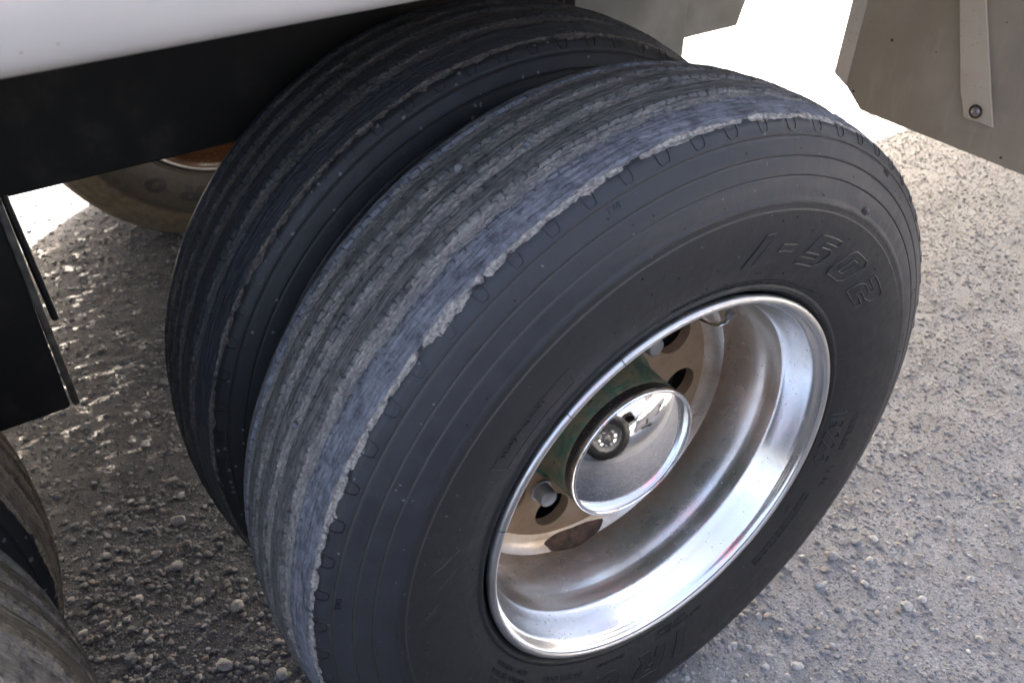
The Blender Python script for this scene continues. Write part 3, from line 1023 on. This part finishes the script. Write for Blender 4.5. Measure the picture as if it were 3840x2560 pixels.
# side rail: a panel whose lower edge rolls under
prof = [(-0.030, 2.2), (-0.030, 1.262), (-0.0295, 1.247), (-0.027, 1.232), (-0.022, 1.219), (-0.014, 1.2115), (-0.004, 1.2085), (0.010, 1.2085), (0.010, 1.2125), (-0.002, 1.2125), (-0.011, 1.2155), (-0.018, 1.222), (-0.0225, 1.2345), (-0.025, 1.25), (-0.025, 2.2)]


def extrude_x(name, prof, x0, x1, n=1, ang=40):
    vs, fs = [], []
    k = len(prof)
    for i in range(n + 1):
        x = x0 + (x1 - x0) * i / n
        vs += [(x, y, z) for y, z in prof]
    for i in range(n):
        for q in range(k):
            w = (q + 1) % k
            fs.append((i * k + q, i * k + w, (i + 1) * k + w, (i + 1) * k + q))
    fs.append(tuple(range(k)))
    fs.append(tuple(n * k + q for q in range(k))[::-1])
    bm = bmesh.new()
    me = bpy.data.meshes.new(name)
    me.from_pydata(vs, [], fs)
    bm.from_mesh(me)
    bpy.data.meshes.remove(me)
    return from_bm(bm, name, ang)


tag(link('side_rail', extrude_x('side_rail', prof, -9.5, 4.6), M['panel'], trailer), 'pale glossy side rail with rolled lower edge, out of focus in the upper left')
link('panel_seam', tube_mesh('panel_seam', [(-1.2, -0.0301, 1.262), (-0.50, -0.0301, 1.262)], 0.0009, False, 6), M['panel'], trailer)
boxo('body_wall', (-9.5, 4.6, -0.029, 0.02, 2.205, 2.60), M['panel'], trailer)
boxo('body_wall', (-9.5, 4.6, 2.58, 2.63, 1.21, 2.60), M['panel'], trailer)
boxo('body_roof', (-9.5, 4.6, -0.029, 2.63, 2.605, 2.65), M['panel'], trailer)
boxo('body_end', (4.605, 4.65, -0.029, 2.63, 1.21, 2.60), M['panel'], trailer)
boxo('floor', (-9.5, 4.6, 0.025, 2.575, 1.262, 1.31), M['floor'], trailer)
for k in range(16):
    x = -3.6 + k * 0.34
    boxo('floor_crossmember', (x, x + 0.045, 0.70, 2.54, 1.165, 1.261), M['floor'], trailer)
# longitudinal frame rail with bevelled rear end
for y0, mt in ((0.650, 'frame'), (1.95 - 0.02, 'frame')):
    bm = bmesh.new()
    pl = [(-3.4, 0.900), (0.255, 0.900), (0.262, 0.843), (0.697, 0.842), (0.716, 0.895), (0.80, 1.16), (-3.4, 1.16)]
    f = [bm.verts.new((x, y0, z)) for x, z in pl]
    b = [bm.verts.new((x, y0 + 0.012, z)) for x, z in pl]
    bm.faces.new(f)
    bm.faces.new(b[::-1])
    for q in range(7):
        bm.faces.new((f[q], b[q], b[(q + 1) % 7], f[(q + 1) % 7]))
    rail = link('frame_rail', from_bm(bm, 'frame_rail', 40), M['hanger'] if y0 < 1 else M['frame'], trailer)  # near rail is paler: ground bounce light painted into its colour
    link('rail_flange', (lambda bm: (box(bm, -3.4, 0.69, y0 + 0.0125, y0 + 0.11, 0.846, 0.858), from_bm(bm, 'rail_flange', 40))[1])(bmesh.new()), M['frame'], trailer)
boxo('frame_web', (-3.4, 0.250, 0.620, 0.6495, 0.866, 1.158), M['frame'], trailer, 0.003)  # same rail kept near-black here; only the rear stretch carries painted bounce light
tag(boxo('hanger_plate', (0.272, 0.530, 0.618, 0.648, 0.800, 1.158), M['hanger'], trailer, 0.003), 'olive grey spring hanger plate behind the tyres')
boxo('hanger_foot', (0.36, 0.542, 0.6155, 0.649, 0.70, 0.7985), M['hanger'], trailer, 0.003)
# suspension hanger between the axles, left edge of the picture
bm = bmesh.new()
pl = [(-0.96, 0.868), (-0.641, 0.868), (-0.647, 0.533), (-0.96, 0.533)]
for (y0, y1) in ((0.600, 0.609),):
    f = [bm.verts.new((x, y0, z)) for x, z in pl]
    b = [bm.verts.new((x, y1, z)) for x, z in pl]
    bm.faces.new(f)
    bm.faces.new(b[::-1])
    for q in range(4):
        bm.faces.new((f[q], b[q], b[(q + 1) % 4], f[(q + 1) % 4]))
bmesh.ops.bevel(bm, geom=bm.edges[:], offset=0.003, segments=2, affect='EDGES')
hp = link('hanger_plate', from_bm(bm, 'hanger_plate', 40), M['frame'], trailer)
boxo('hanger_side', (-0.6435, -0.6330, 0.5982, 0.70, 0.5345, 0.865), M['edge_highlight'], trailer, 0.004)
link('air_line', tube_mesh('air_line', [(-0.628, 0.66, 0.90), (-0.629, 0.645, 0.846), (-0.6265, 0.640, 0.775), (-0.6245, 0.636, 0.70), (-0.6235, 0.634, 0.665)], 0.0055, False, 10), M['hose'], trailer)

# mudguard plate behind the wheels
XF = 0.86
# corners derived on this plane: (y, z)
pl = [(-0.16, 0.7000), (0.4415, 0.7010), (0.5135, 0.7570), (0.5080, 0.900), (0.500, 1.16), (-0.16, 1.16)]
bm = bmesh.new()
f = [bm.verts.new((XF, y, z)) for y, z in pl]
b = [bm.verts.new((XF + 0.004, y, z)) for y, z in pl]
bm.faces.new(f[::-1])
bm.faces.new(b)
for q in range(len(pl)):
    bm.faces.new((f[q], f[(q + 1) % len(pl)], b[(q + 1) % len(pl)], b[q]))
mg = tag(link('mudguard_plate', from_bm(bm, 'mudguard_plate', 40), M['plate'], trailer), 'tan-grey metal mudguard plate in the upper right, speckled with tar')
bm = bmesh.new()
pl2 = [(0.487, 0.7368), (0.5135, 0.7572), (0.508, 0.90), (0.500, 1.158), (0.474, 1.158), (0.482, 0.90)]
f = [bm.verts.new((XF - 0.0008, y, z)) for y, z in pl2]
b = [bm.verts.new((XF - 0.012 if q in (0, 5, 4) else XF - 0.0009, y, z)) for q, (y, z) in enumerate(pl2)]
b2 = [bm.verts.new((XF - 0.0008 - (0.010 if q in (1, 2, 3) else 0.0012), y, z)) for q, (y, z) in enumerate(pl2)]
for v in b:
    bm.verts.remove(v)
bm.faces.new(f)
bm.faces.new(b2[::-1])
for q in range(6):
    bm.faces.new((f[q], b2[q], b2[(q + 1) % 6], f[(q + 1) % 6]))
link('plate_flange', from_bm(bm, 'plate_flange', 30), M['strap'], mg)
# strap with a bent foot and its bolt
st = []
for (y0, y1, z, x) in ((0.2755, 0.2265, 1.158, XF - 0.060), (0.284, 0.2345, 0.965, XF - 0.034), (0.2455, 0.1845, 0.800, XF - 0.0075), (0.2400, 0.1815, 0.788, XF - 0.0045), (0.2285, 0.1700, 0.7615, XF - 0.0045)):
    st.append((y0, y1, z, x))
bm = bmesh.new()
fr = [(bm.verts.new((x - 0.003, a, z)), bm.verts.new((x - 0.003, b_, z)), bm.verts.new((x, b_, z)), bm.verts.new((x, a, z))) for a, b_, z, x in st]
for A_, B_ in zip(fr, fr[1:]):
    for q in range(4):
        bm.faces.new((A_[q], A_[(q + 1) % 4], B_[(q + 1) % 4], B_[q]))
bm.faces.new(fr[0])
bm.faces.new(fr[-1][::-1])
bmesh.ops.bevel(bm, geom=[e for e in bm.edges if e.calc_length() > 0.01], offset=0.0012, segments=2, affect='EDGES')
sp_ = link('strap', from_bm(bm, 'strap', 30), M['strap'], mg)
bm = bmesh.new()
bmesh.ops.create_uvsphere(bm, u_segments=20, v_segments=10, radius=0.0085, matrix=Matrix.Translation((XF - 0.0078, 0.209, 0.7785)) @ Matrix.Diagonal((0.6, 1, 1, 1)))
link('bolt', from_bm(bm, 'bolt', 60), M['nut'], mg)
bm = bmesh.new()
bmesh.ops.create_cone(bm, cap_ends=True, segments=24, radius1=0.0125, radius2=0.0125, depth=0.002, matrix=Matrix.Translation((XF - 0.0083, 0.209, 0.7785)) @ Matrix.Rotation(math.pi / 2, 4, 'Y'))
link('washer', from_bm(bm, 'washer', 30), M['dirt'], mg)


# ------------------------------------------------------------------ ground
def hgt(x, y):
    v = Vector((x, y, 0))
    h = mnoise.noise(v * 1.1) * 0.010 + mnoise.noise(v * 6.0) * 0.0035 + mnoise.noise(v * 22.0) * 0.0018
    if x < 0.35 and 0.85 < y < 2.3:                           # rutted wet track
        k = min(1, (0.35 - x) / 0.3) * min(1, (y - 0.85) / 0.3) * min(1, (2.3 - y) / 0.2)
        h += k * (0.0045 * math.sin((x * 0.5 + y) * 95 + 5.0 * mnoise.noise(v * 11)) * max(0, 0.25 + mnoise.noise(v * 4.5)) + 0.0012 * mnoise.noise(v * 30) + 0.0012 * mnoise.noise(v * 60))
    return h - 0.004


def axis_lines(lo, hi, step):
    out = [-150, -80, -40, -20, -10, -6, -4, -3]
    out = [v for v in out if v < lo - 0.5]
    out += list(np.arange(lo, hi + 1e-6, step))
    out += [v for v in (3.5, 4.2, 6, 10, 20, 40, 80, 150) if v > hi + 0.3]
    return out


gx, gy = axis_lines(-1.3, 3.0, 0.0135), axis_lines(-1.0, 3.0, 0.0135)
vs = []
for x in gx:
    for y in gy:
        vs.append((x, y, hgt(x, y) if (-1.4 < x < 3.1 and -1.1 < y < 3.1) else -0.004))
ny = len(gy)
fs = [(i * ny + j, (i + 1) * ny + j, (i + 1) * ny + j + 1, i * ny + j + 1) for i in range(len(gx) - 1) for j in range(ny - 1)]
gm = bpy.data.meshes.new('ground')
gm.from_pydata(vs, [], fs)
shade(gm, 180)
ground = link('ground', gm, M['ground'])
tag(ground, kind='structure')


def stone_mesh(seed, sub=1):
    bm = bmesh.new()
    bmesh.ops.create_icosphere(bm, subdivisions=sub, radius=1)
    rnd = random.Random(seed)
    off = Vector((rnd.uniform(0, 50), rnd.uniform(0, 50), rnd.uniform(0, 50)))
    for _ in range(7):                                        # chipped facets
        n_ = Vector((rnd.gauss(0, 1), rnd.gauss(0, 1), rnd.gauss(0, 1))).normalized()
        d_ = rnd.uniform(0.55, 0.85)
        for v in bm.verts:
            ex = v.co.dot(n_) - d_
            if ex > 0:
                v.co -= n_ * ex * 0.9
    for v in bm.verts:
        v.co *= 1 + 0.16 * mnoise.noise(v.co * 1.3 + off)
    s = Vector((1, rnd.uniform(0.65, 0.95), rnd.uniform(0.5, 0.8)))
    for v in bm.verts:
        v.co = Vector((v.co.x * s.x, v.co.y * s.y, v.co.z * s.z))
    me = from_bm(bm, 'stone', 38)
    me.materials.append(M['stone'])
    return me


kinds = bpy.data.collections.new('stone_kinds')
for k in range(10):
    kinds.objects.link(bpy.data.objects.new('stone_kind', stone_mesh(100 + k, 2 if k < 4 else 1)))


pts, scl, rot, idx = [], [], [], []
N = 0
rr = random.Random(5)
while N < 440000:
    x, y = rr.uniform(-1.2, 2.9), rr.uniform(-0.95, 2.9)
    N += 1
    clump = mnoise.noise(Vector((x * 2.3, y * 2.3, 4))) * 0.5 + mnoise.noise(Vector((x * 7, y * 7, 9))) * 0.35
    left = x < 0.35
    if clump < (-0.40 if left else -0.16) and rr.random() < 0.6:
        continue
    if left and y > 0.95 and rr.random() < 0.5:
        continue
    if left:
        s = min(0.0016 + 0.0013 * (rr.paretovariate(1.75) - 1), 0.0085)
    else:
        s = min(0.0014 + 0.0012 * (rr.paretovariate(1.9) - 1), 0.0070)
    pts.append((x, y, hgt(x, y) + s * rr.uniform(-0.3, 0.3)))
    scl.append(s)
    rot.append((rr.uniform(-0.5, 0.5), rr.uniform(-0.5, 0.5), rr.uniform(0, 6.28)))
    idx.append(rr.randrange(10))
gme = bpy.data.meshes.new('gravel')
gme.from_pydata(pts, [], [])
a_ = gme.attributes.new('scl', 'FLOAT', 'POINT')
a_.data.foreach_set('value', scl)
a_ = gme.attributes.new('rot', 'FLOAT_VECTOR', 'POINT')
a_.data.foreach_set('vector', np.array(rot, np.float32).ravel())
a_ = gme.attributes.new('kind_index', 'INT', 'POINT')
a_.data.foreach_set('value', idx)
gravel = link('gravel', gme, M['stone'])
tag(gravel, 'loose grey gravel covering the ground', 'gravel', kind='stuff')
ng = bpy.data.node_groups.new('scatter', 'GeometryNodeTree')
ng.interface.new_socket('Geometry', in_out='INPUT', socket_type='NodeSocketGeometry')
ng.interface.new_socket('Geometry', in_out='OUTPUT', socket_type='NodeSocketGeometry')
gi, go = ng.nodes.new('NodeGroupInput'), ng.nodes.new('NodeGroupOutput')
iop = ng.nodes.new('GeometryNodeInstanceOnPoints')
ci = ng.nodes.new('GeometryNodeCollectionInfo')
ci.inputs['Collection'].default_value = kinds
ci.inputs['Separate Children'].default_value = True
ci.inputs['Reset Children'].default_value = True


def named(nm, ty):
    n_ = ng.nodes.new('GeometryNodeInputNamedAttribute')
    n_.data_type = ty
    n_.inputs[0].default_value = nm
    return n_.outputs[0]


L = ng.links.new
L(gi.outputs[0], iop.inputs['Points'])
L(ci.outputs[0], iop.inputs['Instance'])
iop.inputs['Pick Instance'].default_value = True
L(named('kind_index', 'INT'), iop.inputs['Instance Index'])
L(named('scl', 'FLOAT'), iop.inputs['Scale'])
e2r = ng.nodes.new('FunctionNodeEulerToRotation')
L(named('rot', 'FLOAT_VECTOR'), e2r.inputs[0])
L(e2r.outputs[0], iop.inputs['Rotation'])
L(iop.outputs[0], go.inputs[0])
gravel.modifiers.new('scatter', 'NODES').node_group = ng

# larger loose stones, one object each
big = [stone_mesh(300 + k, 2) for k in range(8)]


stones = [(-0.54, 0.84, 0.017), (-0.518, 0.959, 0.014), (-0.534, 1.106, 0.0155), (-0.505, 1.206, 0.0125), (-0.708, 0.56, 0.017), (-0.573, 0.46, 0.017),
          (-0.511, 0.567, 0.014), (-0.579, 0.723, 0.0155), (-0.602, 0.771, 0.011), (-0.686, 0.827, 0.011), (-0.65, 0.82, 0.011), (-0.663, 0.735, 0.0098),
          (-0.66, 0.685, 0.011), (-0.599, 0.85, 0.0098), (-0.653, 0.95, 0.0098), (-0.569, 0.618, 0.0098), (-0.741, 0.732, 0.011), (-0.767, 0.664, 0.0098),
          (-0.668, 0.582, 0.0098), (-0.543, 0.771, 0.0098), (-0.707, 0.809, 0.0088), (-0.493, 0.386, 0.014), (-0.662, 1.047, 0.0088), (-0.608, 0.95, 0.0088),
          (-0.479, 0.619, 0.0098), (-0.515, 0.72, 0.0088), (-0.514, 0.91, 0.011), (0.506, 0.024, 0.014), (0.572, 0.022, 0.0125), (0.337, 0.107, 0.0125),
          (0.408, 0.066, 0.0125), (0.47, 0.012, 0.011), (0.429, -0.008, 0.011), (0.667, -0.035, 0.0098), (0.508, -0.026, 0.0098), (0.504, -0.054, 0.0098),
          (0.356, 0.186, 0.0088), (0.297, 0.001, 0.0098), (0.528, -0.13, 0.0125), (0.61, 0.01, 0.011), (0.339, -0.066, 0.0098), (0.265, -0.102, 0.0125),
          (0.773, -0.029, 0.0098), (0.424, 0.127, 0.0098), (0.558, -0.021, 0.011), (0.564, -0.136, 0.011), (0.419, -0.063, 0.0088), (0.687, -0.158, 0.0098),
          (0.579, -0.248, 0.0098)]
for k, (px, py, s) in enumerate(stones):                     # (x, y, size) on the ground
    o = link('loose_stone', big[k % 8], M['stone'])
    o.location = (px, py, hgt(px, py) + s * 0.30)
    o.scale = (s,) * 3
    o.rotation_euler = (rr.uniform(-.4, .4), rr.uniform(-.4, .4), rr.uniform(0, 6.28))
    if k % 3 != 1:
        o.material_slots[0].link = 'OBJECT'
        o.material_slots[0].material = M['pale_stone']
    if k < 27:
        tag(o, 'larger pale stone lying on the shaded gravel left of the wheels', 'stone', 'larger stones left of the wheels')
    else:
        tag(o, 'larger grey stone lying on the gravel right of the outer wheel', 'stone', 'larger stones right of the wheel')

# stones wedged in the tread
for (ang_, y_, s, lb) in ((108.2, 0.119, .0062, 'small pale stone wedged in the outer tyre tread near its top'), (115.3, 0.159, .0058, 'small grey-brown stone wedged in the outer tyre tread, lower of the two'),
                          (150.5, 0.1195, .0042, 'tiny white stone wedged low in the outer tyre tread')):
    a = math.radians(ang_)
    r = tread_r(y_) - 0.001
    o = link('wedged_stone', big[int(ang_) % 8], M['stone'])
    o.location = (r * math.cos(a), y_, H + r * math.sin(a))
    o.scale = (s,) * 3
    o.rotation_euler = (0.3, -a, ang_)
    tag(o, lb, 'stone')

# ------------------------------------------------------------------ the vehicle parked alongside (seen in the hub cap)
YN = -1.22
truck = empty('truck_tractor', (0, YN, 0))
tag(truck, 'truck tractor with white wheels and a chrome tank, mirrored in the hub cap', 'truck')


def nwheel(x):
    w = empty('wheel', (x, 0, H), truck)
    ty = bpy.data.objects.new('tyre', TYRE)
    COL.objects.link(ty)
    ty.material_slots[0].link = 'OBJECT'
    ty.material_slots[0].material = M['letter']
    ty.parent = w
    ty.rotation_euler = (0, 0, math.pi)
    for nm, me, mt in (('rim_flange', LIP, 'steel_white'), ('rim_barrel', RIM2, 'steel_white'), ('wheel_disc', DISC2, 'steel_white')):
        o = link(nm, me, None, w)
        o.rotation_euler = (0, 0, math.pi)
        o.material_slots[0].link = 'OBJECT'
        o.material_slots[0].material = M[mt]
    hb = link('hub', NHUB, M['steel_white'], w)
    hb.rotation_euler = (0, 0, math.pi)
    for k in range(10):
        a = 2 * math.pi * k / 10
        o = link('wheel_nut', NUT, None, w)
        o.rotation_euler = (0, 0, math.pi)
        o.location = (0.139 * math.cos(a), 0.10, 0.139 * math.sin(a))
    return w


RIM2 = lathe('rim_barrel', [(0.289, 0.001), (0.280, 0.012), (0.270, 0.03), (0.262, 0.05), (0.25, 0.062), (0.232, 0.07), (0.2222, 0.079)], 96, ang=40)
RIM2.materials.append(M['steel_white'])
DISC2 = DISC.copy()
DISC2.transform(Matrix.Translation((0, -0.10, 0)))
NHUB = lathe('hub', [(0.0, 0.010), (0.055, 0.012), (0.062, 0.018), (0.064, 0.05), (0.085, 0.056), (0.090, 0.088), (0.112, 0.09)], 48, ang=40)
nwheel(-0.16)
nwheel(-1.46)
TK = lathe('fuel_tank', [(0.0, 0.0), (0.26, 0.0), (0.285, 0.01), (0.295, 0.03), (0.295, 1.85), (0.285, 1.87), (0.26, 1.88), (0, 1.88)], 64, ang=50)
o = link('fuel_tank', TK, M['chrome'], truck)
o.rotation_euler = (0, 0, -math.pi / 2)
o.location = (0.55, -0.34, 0.66)
for k in range(2):
    bm = bmesh.new()
    box(bm, 0.95 + k * 0.9, 1.01 + k * 0.9, -0.72, -0.03, 0.30, 0.345, 0.004)
    link('tank_bracket', from_bm(bm, 'tank_bracket', 40), M['frame'], truck)
t = NT('weathered_deck_edge')
co = t.coord('Object', (1, 8, 8))
M['wood'] = t.out(t.mix(t.ramp(t.noise(co, 4, 5), 0.3, 0.7), (0.19, 0.145, 0.09), (0.33, 0.27, 0.18)), 0.7)
t = NT('red_paint')
M['red'] = t.out((0.42, 0.04, 0.03), 0.35)
boxo('chassis_rail', (-2.6, 4.5, -0.95, -0.86, 0.70, 0.96), M['frame'], truck)
boxo('deck_plate', (-2.6, 2.5, -1.9, -0.45, 0.985, 1.005), M['wood'], truck)
boxo('red_reflection_box', (-0.66, -0.44, -0.5, -0.03, 1.01, 1.6), M['red'], truck)  # made-up red block, added for a red reflection in the side panel
boxo('cab', (2.75, 4.5, -2.3, -0.05, 0.75, 2.7), M['steel_white'], truck, 0.05)
boxo('step', (2.72, 3.4, -0.30, -0.02, 0.42, 0.46), M['chrome'], truck)
